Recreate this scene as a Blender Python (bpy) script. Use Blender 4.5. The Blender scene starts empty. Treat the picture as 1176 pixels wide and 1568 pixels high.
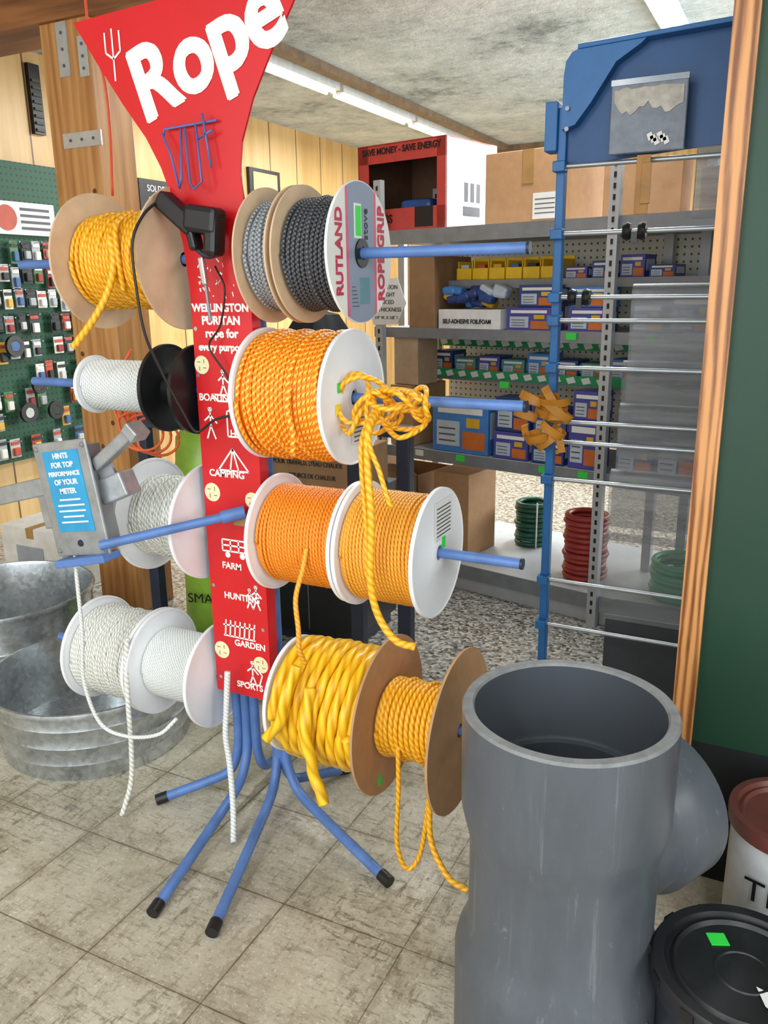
import bpy, math, random
from mathutils import Matrix, Vector
random.seed(7)
C=bpy.context.scene.collection
def lin(h):
    h=h.lstrip('#'); o=[]
    for i in (0,2,4):
        c=int(h[i:i+2],16)/255; o.append(c/12.92 if c<=.04045 else ((c+.055)/1.055)**2.4)
    return tuple(o)+(1,)
# ---------- materials ----------
class NT:
    def __init__(s,name):
        s.m=bpy.data.materials.new(name); s.m.use_nodes=True; s.t=s.m.node_tree; s.b=s.t.nodes['Principled BSDF']
    def n(s,typ,**k):
        x=s.t.nodes.new(typ)
        for a,v in k.items(): setattr(x,a,v)
        return x
    def l(s,a,b): s.t.links.new(a,b)
    def math(s,op,a,b=None,c=None):
        x=s.n('ShaderNodeMath',operation=op)
        for i,v in enumerate((a,b,c)):
            if v is None: continue
            if isinstance(v,(int,float)): x.inputs[i].default_value=v
            else: s.l(v,x.inputs[i])
        return x.outputs[0]
    def mix(s,fac,a,b):
        x=s.n('ShaderNodeMix',data_type='RGBA')
        for i,v in ((0,fac),(6,a),(7,b)):
            if isinstance(v,(int,float,tuple)): x.inputs[i].default_value=v
            else: s.l(v,x.inputs[i])
        return x.outputs[2]
    def ramp(s,fac,stops):
        x=s.n('ShaderNodeValToRGB'); s.l(fac,x.inputs[0])
        e=x.color_ramp.elements
        while len(e)<len(stops): e.new(.5)
        for i,(p,c) in enumerate(stops): e[i].position=p; e[i].color=c
        return x.outputs[0]
    def coord(s,scale=(1,1,1),which='Object',rot=(0,0,0)):
        c=s.n('ShaderNodeTexCoord'); m=s.n('ShaderNodeMapping'); s.l(c.outputs[which],m.inputs[0])
        m.inputs['Scale'].default_value=scale; m.inputs['Rotation'].default_value=rot; return m.outputs[0]
    def noise(s,vec,scale,detail=4,rough=.6):
        x=s.n('ShaderNodeTexNoise'); x.inputs['Scale'].default_value=scale; x.inputs['Detail'].default_value=detail; x.inputs['Roughness'].default_value=rough
        s.l(vec,x.inputs[0]); return x.outputs[0]
    def bump(s,h,strength=.3,dist=.005):
        x=s.n('ShaderNodeBump'); x.inputs['Strength'].default_value=strength; x.inputs['Distance'].default_value=dist
        s.l(h,x.inputs['Height']); s.l(x.outputs[0],s.b.inputs['Normal'])
    def col(s,c):
        if isinstance(c,tuple): s.b.inputs['Base Color'].default_value=c
        else: s.l(c,s.b.inputs['Base Color'])
    def rm(s,r,m=0):
        s.b.inputs['Roughness'].default_value=r; s.b.inputs['Metallic'].default_value=m; return s
_mc={}
def M(name,h,rough=.5,metal=0,var=.12,scale=15,bump=0):
    if name in _mc: return _mc[name]
    n=NT(name); c=lin(h); v=n.coord()
    f=n.noise(v,scale)
    a=tuple(x*(1-var) for x in c[:3])+(1,); b=tuple(min(1,x*(1+var)) for x in c[:3])+(1,)
    n.col(n.ramp(f,[(.3,a),(.7,b)])); n.rm(rough,metal)
    if bump: n.bump(f,bump)
    _mc[name]=n.m; return n.m
def rope_mat(name,h1,h2,pitch,strands=2,rough=.45,bump=.6,fleck=None,fth=.25):
    n=NT(name); uv=n.n('ShaderNodeUVMap'); sp=n.n('ShaderNodeSeparateXYZ'); n.l(uv.outputs[0],sp.inputs[0])
    u=n.math('DIVIDE',sp.outputs[0],pitch); v=n.math('MULTIPLY',sp.outputs[1],float(strands))
    ph=n.math('MULTIPLY',n.math('ADD',u,v),6.28318)
    s=n.math('ADD',n.math('MULTIPLY',n.math('SINE',ph),.5),.5)
    c=n.mix(n.math('POWER',s,.7),lin(h2),lin(h1))
    nz=n.noise(n.coord(),60); c=n.mix(n.math('MULTIPLY',nz,.3),c,lin(h1))
    if fleck:
        ph2=n.math('MULTIPLY',n.math('SUBTRACT',u,v),6.28318)
        s2=n.math('GREATER_THAN',n.math('SINE',ph2),fth)
        c=n.mix(n.math('MULTIPLY',s2,.8),c,lin(fleck))
    n.col(c); n.rm(rough); n.bump(s,bump,.002); return n.m
def wood(name,h1,h2,axis='Z',scale=1.0,rough=.45,grooves=0,wv=.2):
    n=NT(name)
    sc={'Z':(9,9,.6),'X':(.6,9,9),'Y':(9,.6,9)}[axis]; sc=tuple(x*scale for x in sc)
    v=n.coord(sc); f=n.noise(v,2.6,8,.65)
    w=n.n('ShaderNodeTexWave'); w.inputs['Scale'].default_value=.8; w.inputs['Distortion'].default_value=9; w.inputs['Detail'].default_value=3; n.l(v,w.inputs[0])
    c=n.ramp(n.math('ADD',n.math('MULTIPLY',f,1-wv),n.math('MULTIPLY',w.outputs['Fac'],wv)),[(.34,lin(h2)),(.62,lin(h1))])
    k=n.noise(n.coord(),3,2); c=n.mix(n.math('MULTIPLY',n.math('GREATER_THAN',k,.70),.5),c,lin(h2))
    if grooves:
        sp=n.n('ShaderNodeSeparateXYZ'); n.l(n.coord(),sp.inputs[0])
        g=n.math('LESS_THAN',n.math('FRACT',n.math('DIVIDE',n.math('ADD',sp.outputs[0],sp.outputs[1]),grooves)),.03)
        c=n.mix(g,c,lin('6b4c2c'))
    n.col(c); n.rm(rough); return n.m
def floor_mat():
    n=NT('vinyl_tile'); v=n.coord(); sp=n.n('ShaderNodeSeparateXYZ'); n.l(v,sp.inputs[0])
    def line(o,off):
        fr=n.math('FRACT',n.math('DIVIDE',n.math('ADD',o,off),.31)); return n.math('MINIMUM',fr,n.math('SUBTRACT',1.0,fr))
    nz=n.noise(v,30); d=n.math('MINIMUM',line(sp.outputs[0],4.36),line(sp.outputs[1],3.93))
    nb=n.noise(v,2.2,3)
    d0=d
    d=n.math('ADD',d,n.math('MULTIPLY',n.math('SUBTRACT',nz,.5),.014)); d=n.math('ADD',d,n.math('MULTIPLY',n.math('SUBTRACT',nb,.5),.014))
    g=n.math('LESS_THAN',d,.005)
    ix=n.math('FLOOR',n.math('DIVIDE',n.math('ADD',sp.outputs[0],4.36),.31)); iy=n.math('FLOOR',n.math('DIVIDE',n.math('ADD',sp.outputs[1],3.93),.31))
    cx=n.n('ShaderNodeCombineXYZ'); n.l(ix,cx.inputs[0]); n.l(iy,cx.inputs[1]); wn=n.n('ShaderNodeTexWhiteNoise'); n.l(cx.outputs[0],wn.inputs[0])
    big=n.noise(v,4,9,.72); base=n.ramp(big,[(.32,lin('978f7a')),(.5,lin('bbb39f')),(.68,lin('d0c9b9'))])
    base=n.mix(n.math('MULTIPLY',wn.outputs[0],.25),base,lin('aba18b'))
    patch=n.ramp(n.noise(v,2.4,5),[(.40,(0,0,0,1)),(.58,(1,1,1,1))])
    for sc,rot,k in (((6,34,1),.35,.8),((30,7,1),.15,.8),((14,40,1),1.2,.6)):
        st=n.noise(n.coord(sc,rot=(0,0,rot)),1.6,9,.8); st=n.ramp(st,[(.53,(0,0,0,1)),(.61,(1,1,1,1))])
        base=n.mix(n.math('MULTIPLY',n.math('MULTIPLY',st,k),n.math('ADD',n.math('MULTIPLY',patch,.8),.2)),base,lin('63563f'))
    edge=n.math('MULTIPLY',n.math('LESS_THAN',n.math('ADD',d0,n.math('MULTIPLY',n.math('SUBTRACT',n.noise(v,18,6),.5),.35)),.03),.45); base=n.mix(edge,base,lin('8c8069'))
    sp2=n.noise(v,75,6,.75); sp2=n.ramp(sp2,[(.56,(0,0,0,1)),(.63,(1,1,1,1))]); base=n.mix(n.math('MULTIPLY',sp2,.5),base,lin('6d614a'))
    sp3=n.noise(v,110,3,.6); sp3=n.ramp(sp3,[(.58,(0,0,0,1)),(.66,(1,1,1,1))]); base=n.mix(n.math('MULTIPLY',sp3,.4),base,lin('e9e5da'))
    n.col(n.mix(n.math('MULTIPLY',g,.75),base,lin('4a4032')))
    n.l(n.math('ADD',n.math('MULTIPLY',big,.35),.2),n.b.inputs['Roughness']); n.bump(n.math('ADD',n.math('MULTIPLY',g,-1.0),big),.15,.002); return n.m
def terrazzo_mat():
    n=NT('terrazzo'); v=n.coord(); x=n.n('ShaderNodeTexVoronoi'); x.inputs['Scale'].default_value=80; n.l(v,x.inputs[0])
    sp=n.n('ShaderNodeSeparateColor'); n.l(x.outputs['Color'],sp.inputs[0])
    n.col(n.ramp(sp.outputs[0],[(.0,lin('45433f')),(.3,lin('85827c')),(.6,lin('a5a29a')),(1,lin('cfccc4'))])); n.rm(.3); return n.m
def ceil_mat():
    n=NT('plaster_ceiling'); v=n.coord(); f=n.noise(v,1.6,8,.7); g=n.noise(v,14,5,.7)
    f=n.math('ADD',n.math('MULTIPLY',f,.65),n.math('MULTIPLY',g,.35))
    n.col(n.ramp(f,[(.36,lin('7f8686')),(.45,lin('b2bbbb')),(.6,lin('d3dbdb'))])); n.rm(.9); n.bump(g,.8,.03); return n.m
def galv_mat():
    n=NT('galvanized_steel'); v=n.coord(); x=n.n('ShaderNodeTexVoronoi'); x.inputs['Scale'].default_value=70; n.l(v,x.inputs[0])
    sp=n.n('ShaderNodeSeparateColor'); n.l(x.outputs['Color'],sp.inputs[0]); nz=n.noise(v,7,6)
    f=n.math('ADD',n.math('MULTIPLY',sp.outputs[0],.22),n.math('MULTIPLY',nz,.78))
    n.col(n.ramp(f,[(.25,lin('989ea1')),(.7,lin('cfd4d7'))])); n.rm(.34,.8)
    n.l(n.math('ADD',n.math('MULTIPLY',sp.outputs[1],.08),.22),n.b.inputs['Roughness']); return n.m
def peg_mat(name,h,spacing=.0254,hole='1c1c18'):
    n=NT(name); v=n.coord(); sp=n.n('ShaderNodeSeparateXYZ'); n.l(v,sp.inputs[0])
    a=n.math('SUBTRACT',n.math('FRACT',n.math('DIVIDE',n.math('ADD',sp.outputs[0],sp.outputs[1]),spacing)),.5)
    b=n.math('SUBTRACT',n.math('FRACT',n.math('DIVIDE',sp.outputs[2],spacing)),.5)
    r=n.math('ADD',n.math('MULTIPLY',a,a),n.math('MULTIPLY',b,b))
    n.col(n.mix(n.math('LESS_THAN',r,.03),lin(h),lin(hole))); n.rm(.6); return n.m
def screen_mat(name,a):
    n=NT(name); nz=n.noise(n.coord((1,1,10)),4,4); n.col(n.ramp(nz,[(.3,lin('66696b')),(.7,lin('8e9091'))])); n.rm(.5,.1)
    n.b.inputs['Alpha'].default_value=a; return n.m
def emis(name,c,s):
    n=NT(name); n.col((.9,.9,.9,1)); n.b.inputs['Emission Color'].default_value=c; n.b.inputs['Emission Strength'].default_value=s; return n.m
def pvc_mat(name,h):
    n=NT(name); f=n.noise(n.coord((3,3,1)),3,8,.7); s_=n.noise(n.coord((30,30,1.2)),2,6,.7)
    c=lin(h); c=n.ramp(f,[(.35,tuple(x*.84 for x in c[:3])+(1,)),(.7,tuple(x*1.12 for x in c[:3])+(1,))])
    sc=n.ramp(s_,[(.60,(0,0,0,1)),(.68,(1,1,1,1))]); c=n.mix(n.math('MULTIPLY',sc,.14),c,lin('a9acb0'))
    d_=n.ramp(n.noise(n.coord(),22,8,.8),[(.62,(0,0,0,1)),(.68,(1,1,1,1))]); n.col(n.mix(n.math('MULTIPLY',d_,.2),c,lin('b5b5b2')))
    n.l(n.math('ADD',n.math('MULTIPLY',f,.25),.2),n.b.inputs['Roughness']); return n.m
# ---------- geometry ----------
def G(name,mat=None):
    o=bpy.data.objects.new(name,None); C.objects.link(o); o.empty_display_size=.1
    if mat is not None: o.matrix_world=mat
    return o
def mk(name,vs,fs,mat,par=None,uv=None,smooth=False):
    me=bpy.data.meshes.new(name); me.from_pydata([tuple(v) for v in vs],[],fs); me.update()
    if mat: me.materials.append(mat)
    if smooth: me.shade_smooth()
    if uv:
        l=me.uv_layers.new(name='UVMap'); fl=[]
        for f,u in zip(fs,uv):
            for w in u: fl+=list(w)
        l.data.foreach_set('uv',fl)
    o=bpy.data.objects.new(name,me); C.objects.link(o)
    if par: o.parent=par
    return o
def obox(name,c,tx,ty,tz,mat,par=None,bev=0):
    c,tx,ty,tz=map(Vector,(c,tx,ty,tz)); vs=[]
    for i in (-1,1):
        for j in (-1,1):
            for k in (-1,1): vs.append(c+tx*i+ty*j+tz*k)
    fs=[(0,1,3,2),(4,6,7,5),(0,4,5,1),(2,3,7,6),(0,2,6,4),(1,5,7,3)]
    o=mk(name,vs,fs,mat,par)
    if tx.cross(ty).dot(tz)<0: o.data.flip_normals()
    if bev:
        b=o.modifiers.new('b','BEVEL'); b.width=bev; b.segments=2; b.limit_method='ANGLE'
    return o
def box(name,x0,x1,y0,y1,z0,z1,mat,par=None,bev=0):
    return obox(name,((x0+x1)/2,(y0+y1)/2,(z0+z1)/2),((x1-x0)/2,0,0),(0,(y1-y0)/2,0),(0,0,(z1-z0)/2),mat,par,bev)
def lathe(name,prof,org,axis,mat,par=None,segs=56,closed=False,smooth=True,wob=None):
    axis=Vector(axis).normalized(); ref=Vector((0,0,1)) if abs(axis.z)<.9 else Vector((1,0,0))
    a=axis.cross(ref).normalized(); b=axis.cross(a); org=Vector(org); vs=[];fs=[]
    n=len(prof)
    for j in range(segs):
        t=2*math.pi*j/segs
        for (r,h) in prof:
            if wob: r=r*wob(t,h)
            vs.append(org+axis*h+(a*math.cos(t)+b*math.sin(t))*r)
    m=n if closed else n-1
    for j in range(segs):
        k=(j+1)%segs
        for i in range(m):
            i2=(i+1)%n; fs.append((j*n+i,k*n+i,k*n+i2,j*n+i2))
    o=mk(name,vs,fs,mat,par,smooth=smooth)
    if smooth:
        e=o.modifiers.new('e','EDGE_SPLIT'); e.split_angle=math.radians(40)
    return o
def cyl(name,p,q,r,mat,par=None,segs=20,r2=None):
    p,q=Vector(p),Vector(q); h=(q-p).length; r2=r if r2 is None else r2
    return lathe(name,[(0,0),(r,0),(r2,h),(0,h)],p,q-p,mat,par,segs)
def tube(name,pts,r,mat,par=None,sides=8,cap=True,strand=0,pitch=.03,nst=3):
    pts=[Vector(p) for p in pts]; n=len(pts); vs=[];L=[0]
    for i in range(1,n): L.append(L[-1]+(pts[i]-pts[i-1]).length)
    up=None
    for i in range(n):
        t=(pts[min(i+1,n-1)]-pts[max(i-1,0)])
        t=t.normalized() if t.length>1e-9 else Vector((0,0,1))
        if up is None:
            ref=Vector((1,0,0)) if abs(t.x)<.8 else Vector((0,0,1)); up=(ref-t*ref.dot(t)).normalized()
        else: up=(up-t*up.dot(t)).normalized()
        s=t.cross(up)
        for j in range(sides):
            a=2*math.pi*j/sides
            rr=r*(1+strand*math.cos(2*math.pi*(L[i]/pitch)+nst*a)) if strand else r
            vs.append(pts[i]+(up*math.cos(a)+s*math.sin(a))*rr)
    fs=[];uv=[]
    for i in range(n-1):
        for j in range(sides):
            k=(j+1)%sides; fs.append((i*sides+j,i*sides+k,(i+1)*sides+k,(i+1)*sides+j))
            v0,v1=j/sides,(j+1)/sides; uv.append(((L[i],v0),(L[i],v1),(L[i+1],v1),(L[i+1],v0)))
    if cap:
        fs.append(tuple(range(sides))[::-1]); uv.append([(0,0)]*sides)
        fs.append(tuple((n-1)*sides+j for j in range(sides))); uv.append([(0,0)]*sides)
    return mk(name,vs,fs,mat,par,uv,True)
def spline(pts,k=10):
    P=[Vector(p) for p in pts]; P=[P[0]*2-P[1]]+P+[P[-1]*2-P[-2]]; out=[]
    for i in range(1,len(P)-2):
        a,b,c,d=P[i-1:i+3]
        for j in range(k):
            t=j/k; out.append(.5*((2*b)+(c-a)*t+(2*a-5*b+4*c-d)*t*t+(3*b-a-3*c+d)*t**3))
    out.append(P[-2]); return out
def rope(name,pts,r,mat,par,sides=8,k=14,**kw): return tube(name,spline(pts,k),r,mat,par,sides,**kw)
def text(s,size,org,tx,ty,mat,par=None,off=0.0,align='CENTER',ext=.0006,sx=1):
    cu=bpy.data.curves.new('t','FONT'); cu.body=s; cu.size=size; cu.align_x=align; cu.align_y='BOTTOM'
    cu.offset=off; cu.extrude=ext; cu.resolution_u=5
    o=bpy.data.objects.new('t',cu); C.objects.link(o); bpy.context.view_layer.update()
    me=bpy.data.meshes.new_from_object(o.evaluated_get(bpy.context.evaluated_depsgraph_get()))
    bpy.data.objects.remove(o); tx=Vector(tx).normalized(); ty=Vector(ty).normalized(); tz=tx.cross(ty)
    m=Matrix((tx*sx,ty,tz)).transposed().to_4x4(); m.translation=Vector(org); me.transform(m)
    me.materials.clear(); me.materials.append(mat)
    q=bpy.data.objects.new('lettering',me); C.objects.link(q)
    if par: q.parent=par
    return q
def poly(name,pts2,y0,y1,mat,par=None):
    n=len(pts2); vs=[(x,y0,z) for x,z in pts2]+[(x,y1,z) for x,z in pts2]
    fs=[tuple(range(n)),tuple(range(2*n-1,n-1,-1))]+[(i,i+n,(i+1)%n+n,(i+1)%n) for i in range(n)]
    o=mk(name,vs,fs,mat,par)
    import bmesh; bm=bmesh.new(); bm.from_mesh(o.data); bmesh.ops.recalc_face_normals(bm,faces=bm.faces); bm.to_mesh(o.data); bm.free()
    return o
# ---------- palette ----------
white_pl=M('white_plastic','ebecef',.35,var=.03); card=M('cardboard','b98f66',.8,var=.08,scale=30); card2=M('cardboard_dark','94714f',.85)
card_sh=M('cardboard_light','d0b291',.8); black=M('black_plastic','131315',.4,var=.3); blue=M('blue_paint','5577b2',.42,var=.18,scale=14)
bright_blue=M('rack_blue','1a66a6',.4,var=.1); deep_blue=M('rack_deep_blue','0e4a80',.45,var=.1); red=M('sign_red','cb161d',.33,var=.06,scale=6)
sign_white=M('sign_white','f4efe6',.5,var=.03); cream=M('sign_cream','e5dcae',.5,var=.05); steel=M('grey_steel','8d9094',.42,.5); dk=M('dark_blue_steel','262c3d',.45,.2)
galv=galv_mat(); plate_g=M('dull_zinc','a3a7aa',.42,.6,var=.18,scale=25); pvc=pvc_mat('grey_pvc','555960'); pvc_in=M('pvc_cut_edge','7d7e7e',.6,var=.2,scale=40)
grn_st=M('green_sticker','35d64a',.5,var=.03); paper=M('paper','e6e5e0',.6,var=.03); grey_tx=M('print_grey','55565c',.6)
yel_rope=rope_mat('yellow_rope','ffc22e','d98808',.018,2,.38); ora_rope=rope_mat('orange_rope','ff8f14','dc6002',.016,2,.38,fleck='ffd34e',fth=.4)
ora_fine=rope_mat('orange_fine_rope','ff9c2a','d8720c',.012,2,.4); ora_fine2=rope_mat('gold_fine_rope','fbb03c','d68c1a',.012,2,.4)
thick_rope=rope_mat('thick_yellow_rope','ffcf2a','d99a04',.06,3,.35,.3); white_rope=rope_mat('white_rope','f0f1ee','bfc3be',.010,2,.5)
white_rope2=rope_mat('white_twist_rope','eeede6','afaea2',.014,2,.5); grey_rope=rope_mat('grey_braid','b2b5b8','6a6d72',.010,2,.6,fleck='54575c',fth=.5)
blk_rope=rope_mat('black_braid','66686c','222326',.010,2,.6,fleck='161618',fth=.1); pur_rope=rope_mat('lavender_rope','dcdcea','9a9ab8',.010,2,.6)
hook=M('chrome','c8cacc',.25,.9); rodm=M('zinc_rod','a9adb0',.38,.7,var=.1)
# ---------- room ----------
box('floor',-4.3,2.7,-2.6,2.25,-.06,0,floor_mat())
box('floor.001',-4.3,2.7,2.25,8.7,-.06,-.0005,terrazzo_mat())
box('ceiling',-4.3,2.7,-2.6,8.7,2.75,2.85,ceil_mat())
panel=wood('wood_panelling','d9b67e','c39c60','Z',.6,.4,.42)
box('wall_left',-4.3,-4.2,-2.6,8.7,0,2.75,panel)
box('wall_far',-4.3,2.7,8.6,8.7,0,2.75,panel)
box('wall_side',2.6,2.7,-2.6,8.6,0,2.75,M('painted_wall','cccdc8',.7))
gw=G('wall_right')
box('panel',-.13,2.6,1.86,2.02,.36,2.75,M('dark_green_paint','143a27',.5,var=.1,scale=3),gw)
box('kick',-.13,2.6,1.86,2.02,0,.36,M('kick_shadow_black','101114',.6),gw)  # black baseboard, with the shadow along it put into the same colour
trimw=wood('orange_wood','d39459','7a4620','Z',2.2,.4,wv=.3)
box('trim_1',-.178,-.13,1.84,2.03,0,2.75,trimw)
postw=wood('post_wood','c49058','a06a38','Z',1,.45,wv=.15)
p=G('wood_post'); box('post',-2.77,-2.52,2.6,2.8,0,2.395,postw,p,.004)
plate=M('galv_plate','c9ccce',.35,.6)
for a in ((-2.68,-2.625,2.2,2.39),(-2.575,-2.53,2.19,2.33),(-2.70,-2.50,1.945,2.0)):
    box('mending_plate',a[0],a[1],2.594,2.60,a[2],a[3],plate,p)
    for i in range(3):
        v=a[3]-a[2]>a[1]-a[0]; x=(a[0]+a[1])/2 if v else a[0]+(a[1]-a[0])*(.2+.3*i); z=a[2]+(a[3]-a[2])*(.2+.3*i) if v else (a[2]+a[3])/2
        cyl('screw',(x,2.595,z),(x,2.591,z),.006,grey_tx,p,10)
random.seed(4)
for i in range(7):
    x,z=random.uniform(-2.74,-2.55),random.uniform(.5,2.1); lathe('wood_knot',[(0,.001),(.008,.001),(.011,0)],(x,2.6,z),(0,-1,0),M('knot_brown','5a3418',.6),p,14)
box('note',-2.75,-2.67,2.592,2.598,1.62,1.73,M('yellow_note','d9d233',.6),p)
for i in range(4): box('note_line',-2.74,-2.68,2.5905,2.592,1.64+i*.022,1.646+i*.022,grey_tx,p)
box('trim_2',-4.2,-.2,2.58,2.84,2.395,2.749,wood('beam_wood','9a6438','6d4222','X',.8,.5))
box('trim_3',-2.89,-2.82,2.9,8.6,2.70,2.749,M('brown_trim','7a6650',.6,var=.3))
box('trim_4',-4.2,2.6,8.5,8.6,2.6,2.749,M('brown_trim','6e5640',.6))
tubeM=emis('fluorescent_tube',(.95,1,.97,1),9); tubeM2=emis('fluorescent_tube_dim',(.95,1,.97,1),.7)
def fixture(x,y0,y1,tm,e,name='ceiling_fluorescent_light'):
    g=G(name); box('housing',x-.06,x+.06,y0,y1,2.70,2.748,M('white_enamel','dfe2e2',.4),g)
    for s in (-.03,.03): cyl('tube',(x+s,y0+.03,2.688),(x+s,y1-.03,2.688),.014,tm,g,12)
    l=bpy.data.lights.new('fl','AREA'); l.shape='RECTANGLE'; l.size=.12; l.size_y=y1-y0; l.energy=e*(y1-y0); l.color=(.95,1,1)
    o=bpy.data.objects.new('lamp_glow',l); C.objects.link(o); o.location=(x,(y0+y1)/2,2.66); o.parent=g
for y in (4.2,5.45,6.7): fixture(-3.06,y,y+1.2,tubeM2,34)
for y in (2.9,4.1): fixture(-.78,y,y+1.18,tubeM,34)
fixture(-1.2,-1.4,-.2,tubeM,18); fixture(.6,-1.4,-.2,tubeM,18)
# pegboard
random.seed(21)
pg=G('green_pegboard'); box('board',-4.19,-4.14,2.9,4.35,.42,2.12,peg_mat('green_peg','1f513a',.035),pg)
items=G('pegboard_packages')
cols=['bfc1bf','b84a34','d8a840','3a5f90','232326','a3a8ac','e8e4da','8a2a24','4f7a4a']
pm=[M('pack_%d'%i,c,.5) for i,c in enumerate(cols)]
cw=[0,0,4,4,5,5,6,6,1,2,3,7,8]
for r in range(9):
    for c in range(16):
        y=2.98+c*.082+random.uniform(-.008,.008); z=1.68-r*.14+random.uniform(-.012,.012)
        if r>=5 and random.random()<.5: continue
        if random.random()<.08: continue
        w=random.uniform(.026,.035); h=random.uniform(.045,.065); m=pm[random.choice(cw)]; m2=pm[random.choice(cw)]
        box('hook',-4.14,-4.04,y-.002,y+.002,z+.0,z+.004,hook,items)
        box('package_card',-4.10,-4.095,y-w,y+w,z-2*h*.9,z+.01,m2,items)
        box('package_blister',-4.095,-4.075,y-w*.6,y+w*.6,z-1.6*h,z-h*.75,m,items,.004)
        box('package_title',-4.0949,-4.09,y-w*.85,y+w*.85,z-.024,z-.006,random.choice([pm[6],pm[1],pm[4]]),items)
for (y,z,r) in ((3.40,.71,.06),(3.6,.70,.055),(3.36,1.10,.06),(3.85,.9,.06),(3.5,.86,.05)):
    lathe('coil',[(r,0),(r,.02),(r*.55,.02),(r*.55,0)],(-4.06,y,z),(1,0,0),black,items,24,True)
    lathe('coil_label',[(0,.021),(r*.5,.021)],(-4.06,y,z),(1,0,0),random.choice(pm),items,20)
box('header_card',-4.12,-4.115,3.4,3.82,1.72,1.9,paper,items); lathe('header_picture',[(0,0),(.07,.002)],(-4.112,3.47,1.81),(1,0,0),pm[1],items,24)
for i in range(4): box('header_text',-4.115,-4.112,3.57,3.78,1.75+i*.035,1.765+i*.035,grey_tx,items)
for (y0_,y1_,z0_,z1_) in ((4.36,4.62,2.34,2.66),(3.80,3.88,2.3,2.68)):
    v=G('wall_vent'); box('frame',-4.2,-4.17,y0_,y1_,z0_,z1_,black,v)
    for i in range(8): box('slat',-4.17,-4.16,y0_+.01,y1_-.01,z0_+.015+i*.038,z0_+.03+i*.038,M('vent_slat','3a3226',.5),v)
v=G('picture_frame'); box('frame',-4.2,-4.17,5.95,6.4,2.13,2.36,black,v); box('mat',-4.17,-4.165,6.0,6.35,2.16,2.33,M('sepia','c9b183',.6),v)
v=G('hanging_poster'); box('sheet',-4.19,-4.15,4.62,5.1,1.93,2.14,black,v)
text('SOLDERLESS',.06,(-4.148,4.86,2.05),(0,1,0),(0,0,1),paper,v); text('TERMINALS',.06,(-4.148,4.86,1.97),(0,1,0),(0,0,1),paper,v)
# ---------- spools ----------
random.seed(7)
Y0=1.63
def flange(x,z,R,mat,par,t=.0035,rim=True):
    pr=[(.017,-t),(R*.97,-t),(R*.975,-t-.0015),(R,-t-.001),(R,t+.001),(R*.975,t+.0015),(R*.97,t),(.045,t),(.04,t+.003),(.02,t+.003),(.017,t)] if rim else [(.017,-t),(R,-t),(R,t),(.017,t)]
    return lathe('flange',pr,(x,Y0,z),(1,0,0),mat,par,72,True)
def wind(x0,x1,z,R,rr,mat,par,tilt=.006,segs=44,strand=0,pitch=.03,sides=7,layers=1,jit=.0012):
    lathe('rope_core',[(.02,0),(R-rr*1.7,0),(R-rr*1.7,x1-x0),(.02,x1-x0)],(x0,Y0,z),(1,0,0),mat,par,40)
    for L in range(layers):
        turns=int((x1-x0-2*rr)/(2*rr*1.02)) if L==0 else max(2,int((x1-x0)/(2*rr)*.22))
        pts=[]; ph=random.uniform(0,6); n=turns*segs; jr=0
        for i in range(n+1):
            th=2*math.pi*i/segs
            if i%segs==0: jr=random.uniform(-jit,jit)
            f=i/n if L==0 else 1-i/n
            x=x0+rr+(x1-x0-2*rr)*f+tilt*math.sin(th+ph)*min(1,8*f,8*(1-f))*(1 if L==0 else -1.5)
            r=R-rr+(L*rr*.9)+jr*.6+random.uniform(-1,1)*rr*.03
            pts.append((x,Y0-r*math.cos(th),z+r*math.sin(th)))
        tube('rope_winding',pts,rr,mat,par,sides,strand=strand,pitch=pitch)
def sticker(x,dy,dz,par,s=.014,m=None,w=None):
    box('sticker',x,x+.0012,Y0+dy-(w or s*.8),Y0+dy+(w or s*.8),z_cur+dz-s,z_cur+dz+s,m or grn_st,par)
def axial_text(s,size,x,dy,dz,par,m,up=(0,0,1),ri=(0,1,0),off=0,sx=1): return text(s,size,(x,Y0+dy,z_cur+dz),ri,up,m,par,off,sx=sx)
# row 1
z_cur=1.47
s=G('yellow_rope_spool'); flange(-1.611,1.47,.164,card_sh,s,.003,False); flange(-1.345,1.47,.164,card_sh,s,.003,False); wind(-1.605,-1.35,1.47,.112,.0055,yel_rope,s,tilt=.012,layers=2)
rope('rope_tail',[(-1.46,1.512,1.52),(-1.45,1.505,1.46),(-1.47,1.50,1.40),(-1.50,1.48,1.34),(-1.56,1.46,1.27)],.0085,yel_rope,s)
rope('rope_crossing',[(-1.47,1.60,1.583),(-1.455,1.53,1.545),(-1.44,1.512,1.47),(-1.45,1.53,1.40)],.0065,yel_rope,s)
s=G('grey_braided_rope_spool'); flange(-1.094,1.47,.146,card_sh,s,.002,False); flange(-1.014,1.47,.146,card_sh,s,.002,False); wind(-1.090,-1.018,1.47,.118,.005,grey_rope,s,layers=2)
s=G('black_braided_rope_spool'); flange(-.999,1.47,.146,card_sh,s,.002,False); wind(-.994,-.873,1.47,.118,.005,blk_rope,s,layers=2); flange(-.867,1.47,.146,paper,s,.003,False)
x=-.8635
def disc_band(y0,y1,R,mat,par,x):
    n=14
    a=[y0+(y1-y0)*i/n for i in range(n+1)]
    top=[(yy,math.sqrt(R*R-yy*yy)) for yy in a]; bot=[(yy,-q) for yy,q in reversed(top)]
    pts=[(x,Y0+yy,z_cur+q) for yy,q in top+bot]; mk('printed_band',pts,[tuple(range(len(pts)))[::-1]],mat,par)
disc_band(-.055,.06,.144,M('print_blue_grey','8a94a8',.5,var=.03),s,x); disc_band(-.066,-.055,.144,M('print_pink','d9637a',.5),s,x); disc_band(.06,.071,.144,M('print_pink','d9637a',.5),s,x)
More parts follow.
